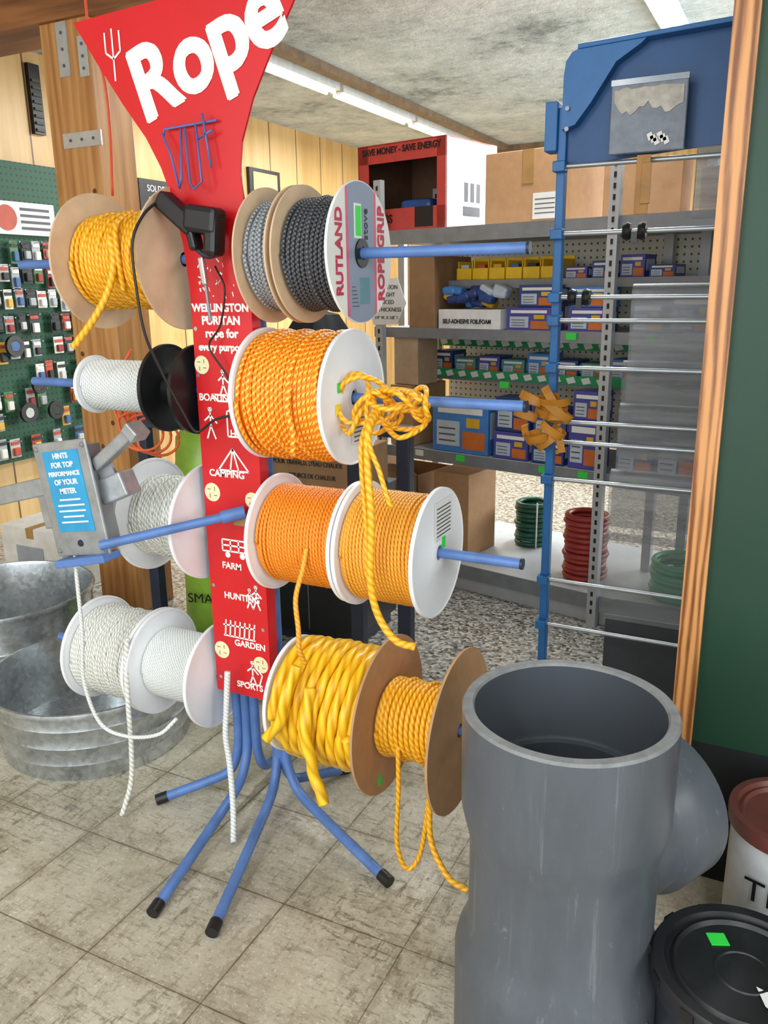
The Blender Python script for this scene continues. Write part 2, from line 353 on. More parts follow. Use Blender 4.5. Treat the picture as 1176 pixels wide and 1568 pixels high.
pk=M('print_red','c02848',.5)
axial_text('RUTLAND',.038,x+.001,-.078,0,s,pk,(0,-1,0),(0,0,1),.0012); axial_text('ROPE GRIP',.042,x+.001,.115,0,s,pk,(0,-1,0),(0,0,1),.0012)
box('label',x,x+.0015,Y0-.03,Y0+.0,z_cur+.03,z_cur+.1,paper,s); sticker(x+.001,-.015,.065,s,.03,None,.012)
axial_text('stove',.03,x+.001,.035,.06,s,black,(0,-1,0),(0,0,1)); box('print',x,x+.001,Y0-.01,Y0+.035,z_cur-.105,z_cur-.05,M('print_teal','5f8a96',.5),s)
for i in range(6): box('print_line',x,x+.001,Y0-.045,Y0-.015-.003*i,z_cur-.11+i*.008,z_cur-.108+i*.008,grey_tx,s)
lathe('hub',[(.014,0),(.03,0),(.03,.004),(.014,.004)],(x,Y0,1.47),(1,0,0),black,s,24,True)
# row 2
z_cur=1.16
s=G('small_white_rope_spool'); flange(-1.671,1.16,.076,white_pl,s); wind(-1.665,-1.437,1.16,.066,.0032,white_rope,s,tilt=.004,jit=.0005); flange(-1.433,1.16,.07,white_pl,s)
s=G('black_wire_spool'); flange(-1.424,1.16,.11,black,s,.004); flange(-1.33,1.16,.11,black,s,.004); lathe('hub',[(.02,0),(.04,0),(.04,.09),(.02,.09)],(-1.42,Y0,1.16),(1,0,0),black,s,24)
s=G('orange_rope_spool'); flange(-1.12,1.16,.153,white_pl,s); flange(-.892,1.16,.152,white_pl,s); wind(-1.115,-.897,1.16,.1455,.0055,ora_rope,s,tilt=.013,layers=2,jit=.0018)
rope('rope_end',[(-.96,1.475,1.2),(-.965,1.471,1.15),(-.955,1.473,1.1),(-.96,1.476,1.05)],.0065,ora_rope,s)
x=-.8865; sticker(x,-.07,.03,s,.011); box('label',x,x+.001,Y0-.02,Y0+.06,z_cur-.105,z_cur-.04,paper,s)
for i in range(6): box('print',x+.001,x+.0015,Y0-.01,Y0+.05,z_cur-.1+i*.01,z_cur-.097+i*.01,grey_tx,s)
box('yellow_label',x,x+.001,Y0-.09,Y0-.065,z_cur-.03,z_cur-.005,M('yellow_label','e8d83a',.5),s)
# row 3
z_cur=.82
s=G('lavender_rope_spool'); wind(-1.70,-1.56,.82,.075,.0045,pur_rope,s); flange(-1.705,.82,.09,white_pl,s); flange(-1.55,.82,.09,white_pl,s)
s=G('white_rope_spool'); flange(-1.511,.82,.15,white_pl,s); flange(-1.33,.82,.15,white_pl,s); wind(-1.505,-1.335,.82,.105,.004,white_rope2,s,tilt=.008,layers=2); sticker(-1.5065,.02,.055,s,.012)
s=G('orange_fine_rope_spool'); flange(-1.108,.82,.144,white_pl,s); flange(-.888,.82,.144,white_pl,s); wind(-1.1,-.893,.82,.120,.0040,ora_fine,s,tilt=.009)
rope('rope_tail',[(-.955,1.508,.83),(-.96,1.495,.78),(-.965,1.47,.72),(-.955,1.46,.65),(-.955,1.46,.60),(-.95,1.475,.56)],.006,ora_fine2,s)
s=G('gold_fine_rope_spool'); flange(-.874,.82,.147,white_pl,s); flange(-.684,.82,.149,white_pl,s); wind(-.868,-.69,.82,.130,.0040,ora_fine2,s,tilt=.009)
x=-.6785; box('label',x,x+.001,Y0-.03,Y0+.07,z_cur+.03,z_cur+.12,paper,s); sticker(x,.02,.02,s,.014)
for i in range(8): box('print',x+.001,x+.0015,Y0-.02,Y0+.06,z_cur+.04+i*.009,z_cur+.043+i*.009,grey_tx,s)
# row 4
z_cur=.385
s=G('white_rope_spool'); flange(-1.763,.385,.15,white_pl,s); flange(-1.54,.385,.15,white_pl,s); wind(-1.757,-1.546,.385,.127,.0044,white_rope2,s,tilt=.007,layers=2)
rope('rope_tail',[(-1.535,1.51,.50),(-1.53,1.49,.42),(-1.52,1.475,.33),(-1.51,1.46,.2),(-1.515,1.45,.1),(-1.53,1.42,.012)],.007,white_rope2,s)
s=G('thin_white_rope_spool'); flange(-1.527,.385,.15,white_pl,s); flange(-1.33,.385,.146,white_pl,s); wind(-1.52,-1.336,.385,.098,.003,white_rope,s,tilt=.005,jit=.0004)
s=G('thick_yellow_rope_spool'); flange(-1.08,.385,.15,white_pl,s); flange(-.828,.385,.15,white_pl,s); wind(-1.071,-.838,.385,.158,.0118,thick_rope,s,tilt=.018,segs=96,strand=.13,pitch=.085,sides=14,jit=.006)
rope('rope_end',[(-.95,1.49,.49),(-.945,1.455,.40),(-.93,1.45,.33),(-.92,1.45,.28),(-.89,1.44,.225)],.0135,thick_rope,s,12,30,strand=.16,pitch=.075)
rope('rope_end',[(-.985,1.49,.54),(-1.0,1.452,.46),(-1.01,1.45,.41),(-1.05,1.445,.355)],.0125,thick_rope,s,12,30,strand=.16,pitch=.075)
s=G('cardboard_yellow_rope_spool'); flange(-.812,.385,.197,card,s,.003,False); flange(-.627,.385,.197,card,s,.003,False); wind(-.806,-.632,.385,.096,.0062,yel_rope,s,tilt=.01,layers=2)
sticker(-.8085,-.06,-.15,s,.012)
rope('rope_loop',[(-.745,1.54,.36),(-.74,1.53,.25),(-.745,1.53,.1),(-.72,1.535,.035),(-.69,1.55,.09),(-.66,1.54,.3)],.006,yel_rope,s)
rope('rope_tail',[(-.65,1.545,.40),(-.655,1.53,.30),(-.66,1.53,.22),(-.65,1.52,.14),(-.6,1.5,.08),(-.55,1.5,.06)],.0075,yel_rope,s)
# knot bundle
s=G('yellow_rope_knot')
for k,(cx,cz,rx,rz,tl_) in enumerate(((-.865,1.155,.032,.062,.1),(-.845,1.165,.045,.05,-.3),(-.80,1.15,.05,.03,.5),(-.755,1.145,.055,.045,-.2),(-.735,1.165,.06,.022,.15),(-.70,1.16,.035,.035,.3),(-.745,1.125,.05,.028,-.35),(-.77,1.17,.05,.018,-.1),(-.80,1.14,.018,.045,0),(-.785,1.15,.016,.04,.3))):
    pts=[]
    for i in range(33):
        a=2*math.pi*i/32; px=rx*math.cos(a)*(1+.15*math.sin(2*a+k)); pz=rz*math.sin(a)
        pts.append((cx+px*math.cos(tl_)-pz*math.sin(tl_),1.575+.03*math.sin(a*1+k)+.014*math.sin(2*a+k),cz+px*math.sin(tl_)+pz*math.cos(tl_)))
    tube('loop',pts,.0058,yel_rope,s,8)
rope('rope_drop',[(-.79,1.56,1.15),(-.775,1.48,1.12),(-.77,1.462,1.05),(-.76,1.455,.93),(-.765,1.455,.80),(-.75,1.46,.72),(-.71,1.46,.67),(-.665,1.465,.66)],.0085,yel_rope,s)
rope('rope_drop',[(-.80,1.56,1.15),(-.79,1.48,1.10),(-.785,1.465,1.03),(-.775,1.46,.92),(-.775,1.462,.80)],.006,yel_rope,s)
rope('rope_drop',[(-.79,1.56,1.15),(-.77,1.47,1.1),(-.74,1.455,1.04),(-.72,1.455,.98),(-.715,1.46,.965)],.0055,yel_rope,s)
# ---------- stand ----------
st=G('rope_display_stand')
for z,x0,x1 in ((1.47,-1.90,-.497),(1.16,-1.905,-.493),(.82,-1.78,-.49),(.385,-1.93,-.56)):
    cyl('rod',(x0,Y0,z),(x1,Y0,z),.0115,blue,st); cyl('rod_plug',(x1,Y0,z),(x1+.006,Y0,z),.0125,dk,st)
for x in (-1.305,-1.275,-1.245,-1.165): cyl('upright',(x,1.665,.16),(x,1.665,1.5),.0125 if x<-1.2 else .02,blue,st)
cyl('upright_top',(-1.27,1.64,1.4),(-1.27,1.62,1.96),.012,blue,st)
def leg(x,foot):
    d=Vector((foot[0]-x,foot[1]-1.665,0))
    P=[(x,1.665,.34),(x,1.665,.2),(x+d.x*.03,1.665+d.y*.03,.13),(x+d.x*.14,1.665+d.y*.14,.075),(x+d.x*.4,1.665+d.y*.4,.052),(x+d.x*.7,1.665+d.y*.7,.034),(foot[0],foot[1],.017)]
    tube('leg',spline(P,8),.0135,blue,st,14)
    e=Vector(P[-1]); t=(e-Vector(P[-2])).normalized(); cyl('foot_cap',e-t*.02,e+t*.012,.0155,black,st)
for x,f in ((-1.305,(-1.48,1.52)),(-1.275,(-1.20,1.18)),(-1.245,(-1.3,2.0)),(-1.175,(-1.04,1.19)),(-1.15,(-.76,1.50)),(-1.16,(-1.08,1.87))): leg(x,f)
for z in (.30,.25,.2): cyl('bolt',(-1.165,1.64,z),(-1.165,1.645,z),.006,steel,st,10)
# sign
sg=G('red_rope_sign')
out=[(-1.589,2.0),(-1.529,1.91),(-1.46,1.814),(-1.40,1.738),(-1.363,1.672),(-1.335,1.598),(-1.315,1.5),(-1.305,1.4),(-1.31,.36),(-1.135,.36),(-1.132,1.5),(-1.138,1.60),(-1.144,1.643),(-1.134,1.709),(-1.10,1.79),(-1.045,1.88),(-.995,1.95),(-.955,2.01),(-.95,2.02),(-1.0,2.025)]
YS=1.595
poly('panel',out,YS,YS+.006,red,sg)
box('panel_lip',-1.136,-1.133,YS+.006,YS+.035,.36,1.44,red,sg)
a=math.radians(18.5); tx=(math.cos(a),0,math.sin(a)); ty=(-math.sin(a),0,math.cos(a))
for k,(dx,dz) in enumerate(((-.005,0),(.005,0),(0,-.0035),(0,.0035),(0,0))):
    text('Rope',.212,(-1.186+dx*math.cos(a)-dz*math.sin(a),YS-.0008-k*.0006,1.797+dz*math.cos(a)+dx*math.sin(a)),tx,ty,sign_white,sg,.004,ext=.0002,sx=.93)
T=lambda s,sz,x,z,al='CENTER',off=.0006: text(s,sz,(x,YS-.001,z),(1,0,0),(0,0,1),sign_white,sg,off,al,ext=.0006)
T('WELLINGTON',.025,-1.22,1.345,off=.001);T('PURITAN',.027,-1.22,1.315,off=.001);T('rope for',.028,-1.22,1.285,off=.001);T('every purpose',.024,-1.22,1.255,off=.001)
for s_,x_,z_,al in (('BOATING',-1.30,1.135,'LEFT'),('HOME',-1.145,1.05,'RIGHT'),('CAMPING',-1.285,.948,'LEFT'),('FARM',-1.265,.708,'LEFT'),('HUNTING',-1.265,.626,'LEFT'),('GARDEN',-1.145,.497,'RIGHT'),('SPORTS',-1.16,.379,'RIGHT')): T(s_,.024,x_,z_,al)
def disc(x,z,r,m=cream,y=YS-.001):
    n=20; mk('emblem',[(x+r*math.cos(2*math.pi*i/n),y,z+r*math.sin(2*math.pi*i/n)) for i in range(n)],[tuple(range(n))],m,sg)
EM=((-1.285,1.225,.022),(-1.28,.91,.024),(-1.160,.9,.021),(-1.285,.48,.024),(-1.163,.46,.023))
for x_,z_,r_ in EM: disc(x_,z_,r_)
for x_,z_ in ((-1.298,1.2),(-1.15,.83),(-1.295,.40),(-1.15,.56),(-1.298,.66),(-1.296,1.31)): disc(x_,z_,.005,hook)
def stroke(p,q,w=.0022,dy=.0012,m=None):
    p,q=Vector((p[0],0,p[1])),Vector((q[0],0,q[1])); d=(q-p).normalized(); s_=Vector((-d.z,0,d.x))*w
    y=Vector((0,YS-dy,0)); mk('drawing',[p-s_+y,q-s_+y,q+s_+y,p+s_+y],[(0,1,2,3)],m or sign_white,sg)
def fig(cx,cz,lines,k=1):
    for (x0_,z0_,x1_,z1_) in lines: stroke((cx+x0_*k,cz+z0_*k),(cx+x1_*k,cz+z1_*k))
man=[(0,.02,0,-.005),(0,-.005,-.01,-.03),(0,-.005,.01,-.03),(0,.015,.015,.0),(0,.015,-.014,.004),(0,.02,.004,.028),(0,.02,-.004,.028),(-.004,.028,.004,.028)]
fig(-1.225,1.185,man); fig(-1.225,1.185,[(-.03,-.03,.035,-.03),(-.03,-.03,-.02,-.045),(.035,-.03,.025,-.045),(-.02,-.045,.025,-.045)])
fig(-1.27,1.085,man,1.3); fig(-1.19,1.085,man); fig(-1.19,1.085,[(-.03,-.03,.03,-.03),(-.03,-.03,-.03,.03),(-.03,.03,0,.045),(0,.045,.03,.03)])
fig(-1.21,.995,[(-.045,-.025,0,.03),(0,.03,.045,-.025),(-.045,-.025,.045,-.025),(0,.03,-.01,-.025),(0,.03,.015,-.025)])
fig(-1.225,.76,[(-.035,-.0,.04,-.0),(-.035,-.0,-.035,.03),(.04,0,.04,.03),(-.035,.03,.04,.03),(-.035,.015,.04,.015),(-.01,0,-.01,.03),(.015,0,.015,.03)])
disc(-1.245,.75,.008,sign_white);disc(-1.2,.75,.008,sign_white)
fig(-1.165,.645,man,1.1);fig(-1.185,.64,man,.9)
fig(-1.225,.545,[(-.045+.015*i,-.02,-.04+.015*i,.025) for i in range(7)]+[(-.05,-.02,.05,-.02),(-.05,.01,.05,.012)])
fig(-1.19,.43,man,1.2); fig(-1.19,.43,[(-.02,-.03,.02,-.03),(.02,-.03,.03,0),(.03,0,.01,.02)])
fig(-1.475,1.925,[(-.018,.035,-.018,.0),(.018,.035,.018,0),(0,.04,0,-.05),(-.018,0,0,-.012),(.018,0,0,-.012)],1.2)
for x_,z_,r_ in EM:
    for q in range(4):
        aa=q*1.5708+.5; stroke((x_+r_*.35*math.cos(aa),z_+r_*.35*math.sin(aa)),(x_+r_*.7*math.cos(aa+.6),z_+r_*.7*math.sin(aa+.6)),.001,.0016,card2)
random.seed(9)
for i in range(26):
    x_=random.uniform(-1.28,-1.15); z_=random.uniform(1.375,1.47); stroke((x_,z_),(x_+random.uniform(-.008,.008),z_+random.uniform(.002,.012)),random.uniform(.0006,.002))
wr=G('blue_wire_hanger'); wm=M('blue_wire','56639c',.4)
for P in ([(-1.335,1.58,1.735),(-1.335,1.585,1.75),(-1.19,1.585,1.755)],[(-1.335,1.575,1.74),(-1.31,1.57,1.69),(-1.295,1.57,1.63),(-1.285,1.56,1.62),(-1.282,1.565,1.64),(-1.285,1.58,1.745)],[(-1.27,1.575,1.745),(-1.262,1.57,1.63),(-1.24,1.555,1.615),(-1.225,1.565,1.63),(-1.24,1.575,1.75)],[(-1.22,1.575,1.77),(-1.205,1.575,1.66)],[(-1.235,1.575,1.72),(-1.195,1.575,1.735)]): tube('wire',P,.0028,wm,wr,6)
tl=G('rope_cutting_gun')
def bar(n_,p,q,w,d,m,par,bev=.004):
    p,q=Vector(p),Vector(q); t=(q-p)/2; s_=t.cross(Vector((0,1,0))).normalized()*w/2; obox(n_,(p+q)/2,t,s_,(0,d/2,0),m,par,bev)
bar('barrel',(-1.325,1.545,1.60),(-1.235,1.545,1.53),.042,.045,black,tl,.008)
bar('body',(-1.255,1.545,1.555),(-1.165,1.545,1.54),.06,.05,black,tl,.012)
bar('handle',(-1.18,1.545,1.56),(-1.19,1.545,1.47),.038,.045,black,tl,.012)
bar('grip_front',(-1.245,1.545,1.53),(-1.235,1.545,1.485),.02,.035,black,tl,.006)
tube('trigger_guard',spline([(-1.24,1.545,1.49),(-1.21,1.545,1.472),(-1.18,1.545,1.475)],6),.006,dk,tl)
bar('tip',(-1.225,1.545,1.47),(-1.222,1.55,1.41),.014,.014,hook,tl,.003); bar('tip_blade',(-1.222,1.55,1.41),(-1.215,1.55,1.33),.006,.006,steel,tl,.001)
tube('cord',spline([(-1.32,1.54,1.60),(-1.335,1.49,1.56),(-1.345,1.46,1.5),(-1.345,1.46,1.40),(-1.34,1.47,1.30),(-1.325,1.50,1.21),(-1.30,1.53,1.12),(-1.28,1.55,1.07),(-1.23,1.56,1.10),(-1.18,1.57,1.11),(-1.16,1.57,1.09)],8),.0032,black,tl,6)
tube('cord',spline([(-1.2,1.56,1.45),(-1.17,1.55,1.40),(-1.2,1.565,1.32),(-1.24,1.57,1.27),(-1.2,1.58,1.2),(-1.18,1.585,1.12)],8),.0025,black,tl,6)
rs=G('red_hanging_cord'); tube('cord',spline([(-1.84,1.9,2.748),(-1.84,1.9,2.16),(-1.84,1.9,2.07),(-1.80,1.9,1.97),(-1.795,1.9,1.83),(-1.79,1.88,1.66)],6),.004,M('red_orange_cord','d84a20',.5),rs,6)
# measuring device
dv=G('rope_measuring_meter'); a=math.radians(9); tx=Vector((math.cos(a),0,math.sin(a))); ty=Vector((-math.sin(a),0,math.cos(a))); n_=Vector((0,-1,0)); c=Vector((-1.54,1.385,.915))
obox('plate',c,tx*.09,ty*.142,n_*.004,plate_g,dv,.003); obox('housing',c+Vector((.0,.03,0)),tx*.075,ty*.125,n_*.025,steel,dv,.004)
obox('label',c+ty*.02+n_*.005,tx*.06,ty*.1,n_*.001,M('label_blue','2f95c4',.4),dv)
for t_,sz,yy in (('HINTS',.018,.098),('FOR TOP',.018,.076),('PERFORMANCE',.015,.056),('OF YOUR',.018,.034),('METER',.018,.012)): text(t_,sz,c+ty*yy+n_*.0062,tx,ty,paper,dv,.0006)
for i in range(5): obox('label_text',c+ty*(.0-.014*i)+n_*.0062,tx*(.045 if i%3 else .035),ty*.002,n_*.0004,paper,dv)
for i in (-1,1):
    for j in (-1,1): lathe('rivet',[(0,.004),(.006,.003),(.007,0)],c+tx*.078*i+ty*.128*j+n_*.004,n_,steel,dv,12)
lathe('rivet',[(0,.004),(.008,.003),(.009,0)],c-ty*.11+n_*.004,n_,dk,dv,12)
bar('arm',(-1.60,1.40,.945),(-1.80,1.385,.895),.045,.03,plate_g,dv); bar('arm',(-1.47,1.41,1.0),(-1.345,1.41,1.09),.03,.03,plate_g,dv); bar('arm_end',(-1.35,1.41,1.078),(-1.33,1.41,1.10),.04,.05,plate_g,dv)
bar('guide_block',(-1.47,1.43,.93),(-1.40,1.44,.96),.06,.05,plate_g,dv); bar('side_plate',(-1.64,1.41,.94),(-1.62,1.41,.83),.05,.05,plate_g,dv)
bar('base',c-ty*.158-tx*.08,c-ty*.146+tx*.09,.02,.06,blue,dv)
cyl('swing_rod',(-1.45,1.372,.812),(-1.185,1.56,.872),.0115,blue,dv); cyl('swing_rod_socket',(-1.215,1.54,.865),(-1.17,1.575,.876),.016,blue,dv); bar('latch',(-1.2,1.572,.855),(-1.16,1.582,.85),.03,.015,card2,dv)
lathe('wheel',[(.01,0),(.05,0),(.05,.012),(.01,.012)],(-1.48,1.42,.97),(.3,-1,0),steel,dv,28,True)
rope('rope_through',[(-1.55,1.39,.79),(-1.56,1.39,.74),(-1.565,1.39,.56),(-1.58,1.39,.42),(-1.55,1.40,.30),(-1.47,1.41,.275),(-1.37,1.42,.30),(-1.33,1.45,.34)],.005,white_rope,dv)
w2=G('white_rope_end'); rope('rope',[(-1.245,1.56,.44),(-1.25,1.55,.33),(-1.25,1.54,.26),(-1.235,1.53,.18),(-1.21,1.5,.08),(-1.185,1.46,.01)],.008,white_rope,w2)
w3=G('orange_extension_cord')
oc=M('orange_cord','ef6a3a',.5)
for k in range(3):
    tube('loop',[(-1.63+.085*math.cos(t*.2244)+.01*k,1.73+.02*k,1.02-.01*k+.055*math.sin(t*.2244)+(.06 if math.cos(t*.2244)<-.8 else 0)) for t in range(29)],.004,oc,w3,6)
tube('cord_up',spline([(-1.70,1.73,1.05),(-1.72,1.75,1.15),(-1.68,1.78,1.24)],6),.004,oc,w3,6)
# ---------- dark frame ----------
fr=G('steel_support_rack')
for x in (-2.05,-1.2,-1.03):
    box('post',x-.022,x+.022,2.18,2.22,0,.985,dk,fr,.004)
box('top_rail',-2.07,-1.01,2.175,2.225,.965,1.0,dk,fr,.004); box('mid_rail',-2.05,-1.03,2.185,2.215,.12,.15,dk,fr)
for x in (-2.05,-1.03): box('foot',x-.022,x+.022,2.06,2.32,0,.03,dk,fr,.003)
box('rail_tray',-1.99,-1.74,2.12,2.175,.95,1.02,dk,fr)
gb=G('green_seed_bag'); gm=M('green_plastic','8cb63e',.3,var=.25,scale=9,bump=.3)
lathe('sack',[(0,.005),(.10,.01),(.125,.05),(.125,.3),(.12,.55),(.125,.75),(.11,.86),(.08,.9),(0,.91)],(-2.0,2.48,0),(0,0,1),gm,gb,40,wob=lambda t,h:1+.05*math.sin(3*t+h*9)+.03*math.sin(7*t-h*15))
text('SMART',.055,(-1.94,2.345,.22),(1,.25,0),(0,0,1),black,gb)
cb=G('black_cabinet'); box('body',-1.86,-1.45,2.62,3.0,.05,.62,black,cb,.005); box('base',-1.84,-1.47,2.65,2.98,0,.05,dk,cb); box('door_gap',-1.66,-1.655,2.617,2.62,.07,.6,grey_tx,cb); box('top',-1.87,-1.44,2.61,3.01,.62,.63,dk,cb)
def carton(name,x0,x1,y0,y1,z0,z1,m,frame=None,open_=False,tape=True):
    g=G(name,frame)
    if open_:
        t=.006
        box('front',x0,x1,y0,y0+t,z0,z1,m,g);box('back',x0,x1,y1-t,y1,z0,z1,m,g);box('side_a',x0,x0+t,y0,y1,z0,z1,m,g);box('side_b',x1-t,x1,y0,y1,z0,z1,m,g);box('bottom',x0,x1,y0,y1,z0,z0+t,m,g)
        obox('flap',((x0+x1)/2,y0-.04,z1+.03),((x1-x0)/2,0,0),(0,-.04,.03),(0,.002,.002),m,g); obox('flap',((x0-.04),(y0+y1)/2,z1+.03),(-.04,0,.03),(0,(y1-y0)/2,0),(.002,0,.002),m,g)
    else:
        box('carton',x0,x1,y0,y1,z0,z1,m,g,.003)
        if tape: box('tape',(x0+x1)/2-.025,(x0+x1)/2+.025,y0-.001,y1+.001,z1-.05,z1+.001,M('packing_tape','a8824f',.3),g)
    return g
g=carton('cardboard_box',-1.83,-1.46,2.62,2.95,.631,.80,card2); text("POUR TRAVAUX D'EAU CHAUDE",.026,(-1.64,2.617,.74),(1,0,0),(0,0,1),black,g,sx=.8); text('SOURCE DE CHALEUR',.026,(-1.62,2.617,.69),(1,0,0),(0,0,1),black,g,sx=.8)
bj=G('black_jacket')
lathe('garment',[(0,0),(.13,.01),(.15,.1),(.145,.3),(.13,.42),(.08,.5),(0,.52)],(-1.67,2.79,.802),(0,0,1),M('black_cloth','0e0e11',.8),bj,36,wob=lambda t,h:1+.08*math.sin(5*t+h*6)+.05*math.sin(11*t))
g=carton('white_box',-3.4,-3.0,2.6,2.9,0,.31,M('white_carton','d8d6d0',.6)); box('print',-3.3,-3.12,2.597,2.6,.08,.22,M('print_grey_light','9aa0a8',.6),g)
g=G('blue_jacket'); lathe('garment',[(0,0),(.15,.02),(.16,.2),(.12,.42),(0,.5)],(-2.05,2.75,.96),(0,0,1),M('blue_cloth','2a3f66',.8),g,30,wob=lambda t,h:1+.1*math.sin(4*t+h*8)); box('stool_top',-2.22,-1.88,2.63,2.9,.93,.96,dk,g)
for sx_ in (-2.2,-1.9):
    for sy_ in (2.65,2.88): box('stool_leg',sx_-.012,sx_+.012,sy_-.012,sy_+.012,0,.93,dk,g)
# ---------- tubs ----------
def tub(cx,cy,R,h,ang,name='galvanized_tub'):
    g=G(name); pr=[(0,.012),(R*.9,.012),(R*.905,0),(R*.915,.005),(R*.925,.05),(R*.935,.055),(R*.93,.062),(R*.94,.105),(R*.955,.112),(R*.948,.119),(R*.96,.165),(R*.975,.172),(R*.967,.18),(R*.99,h-.012),(R*1.015,h-.012),(R*1.022,h-.004),(R*1.015,h+.004),(R*.99,h+.004),(R*.98,h-.01),(R*.90,.02),(0,.02)]
    lathe('tub_wall',pr,(cx,cy,0),(0,0,1),galv,g,80)
    for s_ in (0,180):
        a0=math.radians(ang+s_); ctr=Vector((cx+math.cos(a0)*R*1.0,cy+math.sin(a0)*R*1.0,h-.05)); t=Vector((-math.sin(a0),math.cos(a0),0)); o_=Vector((math.cos(a0),math.sin(a0),0))
        tube('handle',spline([ctr-t*.06,ctr-t*.055+o_*.02-Vector((0,0,.02)),ctr+o_*.025-Vector((0,0,.045)),ctr+t*.055+o_*.02-Vector((0,0,.02)),ctr+t*.06],6),.005,galv,g,8)
        obox('handle_bracket',ctr,t*.07,o_*.004,(0,0,.012),galv,g)
    return g
tub(-1.935,1.745,.32,.228,225); tub(-2.62,1.97,.33,.31,-60)
# ---------- PVC tee ----------
pt=G('grey_pvc_tee'); cx,cy=-.287,1.266
lathe('run',[(.190,0),(.190,.21),(.186,.228),(.172,.262),(.166,.29),(.165,.44),(.168,.462),(.177,.50),(.181,.52),(.182,.703)],(cx,cy,0),(0,0,1),pvc,pt,96)
lathe('rim_top',[(.182,.703),(.179,.708),(.164,.708),(.161,.703)],(cx,cy,0),(0,0,1),pvc_in,pt,96)
lathe('bore',[(.161,.703),(.160,.56),(.156,.553),(.146,.55),(.146,.0)],(cx,cy,0),(0,0,1),M('pvc_bore','464a51',.45,var=.08,scale=5),pt,96)
bd=Vector((.43,.903,0)).normalized(); bs=Vector((-bd.y,bd.x,0)); zc=.415; prof=[('c',.142),(.165,.143),(.185,.158),(.275,.161),(.278,.147),(.22,.140),(.2,.12)]
vs=[];fs=[];N=64;K=len(prof)
for j in range(N):
    t=2*math.pi*j/N
    for h,r in prof:
        lat=r*math.cos(t); hh=math.sqrt(max(.164**2-lat*lat,0)) if h=='c' else h
        vs.append(Vector((cx,cy,zc))+bd*hh+bs*lat+Vector((0,0,r*math.sin(t))))
for j in range(N):
    k=(j+1)%N
    for i in range(K-1): fs.append((j*K+i,j*K+i+1,k*K+i+1,k*K+i))
o=mk('branch',vs,fs,pvc,pt,smooth=True); e=o.modifiers.new('e','EDGE_SPLIT'); e.split_angle=math.radians(40)
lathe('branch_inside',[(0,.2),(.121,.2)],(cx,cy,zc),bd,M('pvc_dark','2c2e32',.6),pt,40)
# ---------- buckets ----------
bk=G('black_lidded_bucket'); bx,by=.026,1.25; lidm=M('black_lid','1b1c1e',.4,var=.4,scale=12,bump=.15)
H=.30
lathe('body',[(0,0),(.122,0),(.126,.01),(.134,H-.045),(.141,H-.04),(.141,H-.01),(.134,H-.008)],(bx,by,0),(0,0,1),M('bucket_body','20242b',.5,var=.2),bk,64)
lathe('lid',[(0,H),(.04,H),(.042,H+.002),(.046,H+.002),(.048,H),(.104,H),(.110,H+.006),(.116,H),(.122,H),(.126,H+.01),(.143,H+.011),(.147,H+.004),(.147,H-.014),(.142,H-.016)],(bx,by,0),(0,0,1),lidm,bk,72)
for i in range(12):
    a_=2*math.pi*i/12; obox('lid_tab',(bx+.148*math.cos(a_),by+.148*math.sin(a_),H-.005),(.002*math.cos(a_),.002*math.sin(a_),0),(-.012*math.sin(a_),.012*math.cos(a_),0),(0,0,.01),black,bk)
tube('handle',[(bx-.150*math.cos(t),by-.155*math.sin(t),.24-.16*math.sin(t)) for t in [math.pi*i/20 for i in range(21)]],.004,hook,bk,8)
cyl('handle_ear',(bx-.13,by,.24),(bx-.152,by,.24),.012,black,bk)
obox('price_sticker',(bx-.045,by+.055,H+.0015),(.014,.006,0),(-.006,.012,0),(0,0,.001),grn_st,bk)
mk('paint_chip',[(bx+.02,by-.025,H+.0018),(bx+.035,by-.06,H+.0018),(bx+.07,by-.085,H+.0018),(bx+.065,by-.045,H+.0018),(bx+.055,by-.02,H+.0018),(bx+.04,by-.03,H+.0018)],[(0,1,2,3,4,5)],paper,bk)
cn=G('white_paint_can'); ccx,ccy=.095,1.66
lathe('body',[(0,0),(.118,0),(.12,.005),(.12,.32),(.126,.325),(.126,.335)],(ccx,ccy,0),(0,0,1),M('can_white','cfd0d1',.4),cn,56)
lathe('lid',[(0,.345),(.095,.345),(.1,.353),(.108,.35),(.113,.36),(.127,.36),(.129,.35),(.127,.328)],(ccx,ccy,0),(0,0,1),M('lid_brown_red','6b3a34',.4),cn,56)
text('TI',.07,(ccx-.055,ccy-.119,.2),(1,-.35,0),(0,0,1),black,cn)
# ---------- blue screen rack ----------
rk=G('blue_screen_rack')
for x in (-.64,.35): box('post',x-.012,x+.012,2.385,2.415,0,1.86,bright_blue,rk,.003); box('foot',x-.02,x+.02,2.2,2.8,0,.03,bright_blue,rk)
hood=[(-.63,1.72),(-.635,1.93),(-.63,1.965),(-.615,1.985),(-.59,1.995),(.36,2.03),(.36,1.76),(-.3,1.735),(-.58,1.715)]
poly('hood_panel',hood,2.40,2.415,deep_blue,rk)
poly('hood_gusset',[(-.635,1.80),(-.635,1.93),(-.63,1.965),(-.615,1.985),(-.59,1.995),(-.42,2.002),(-.44,1.985),(-.5,1.95),(-.56,1.86),(-.60,1.81)],2.36,2.40,bright_blue,rk)
obox('hood_top_rim',(-.12,2.39,2.013),(.48,0,.017),(0,.035,0),(0,0,.006),bright_blue,rk,.002)
box('side_bracket',-.685,-.65,2.37,2.43,1.75,1.875,bright_blue,rk,.003)
for z in (1.85,1.80): cyl('bolt',(-.62,2.36,z),(-.62,2.352,z),.006,steel,rk,10)
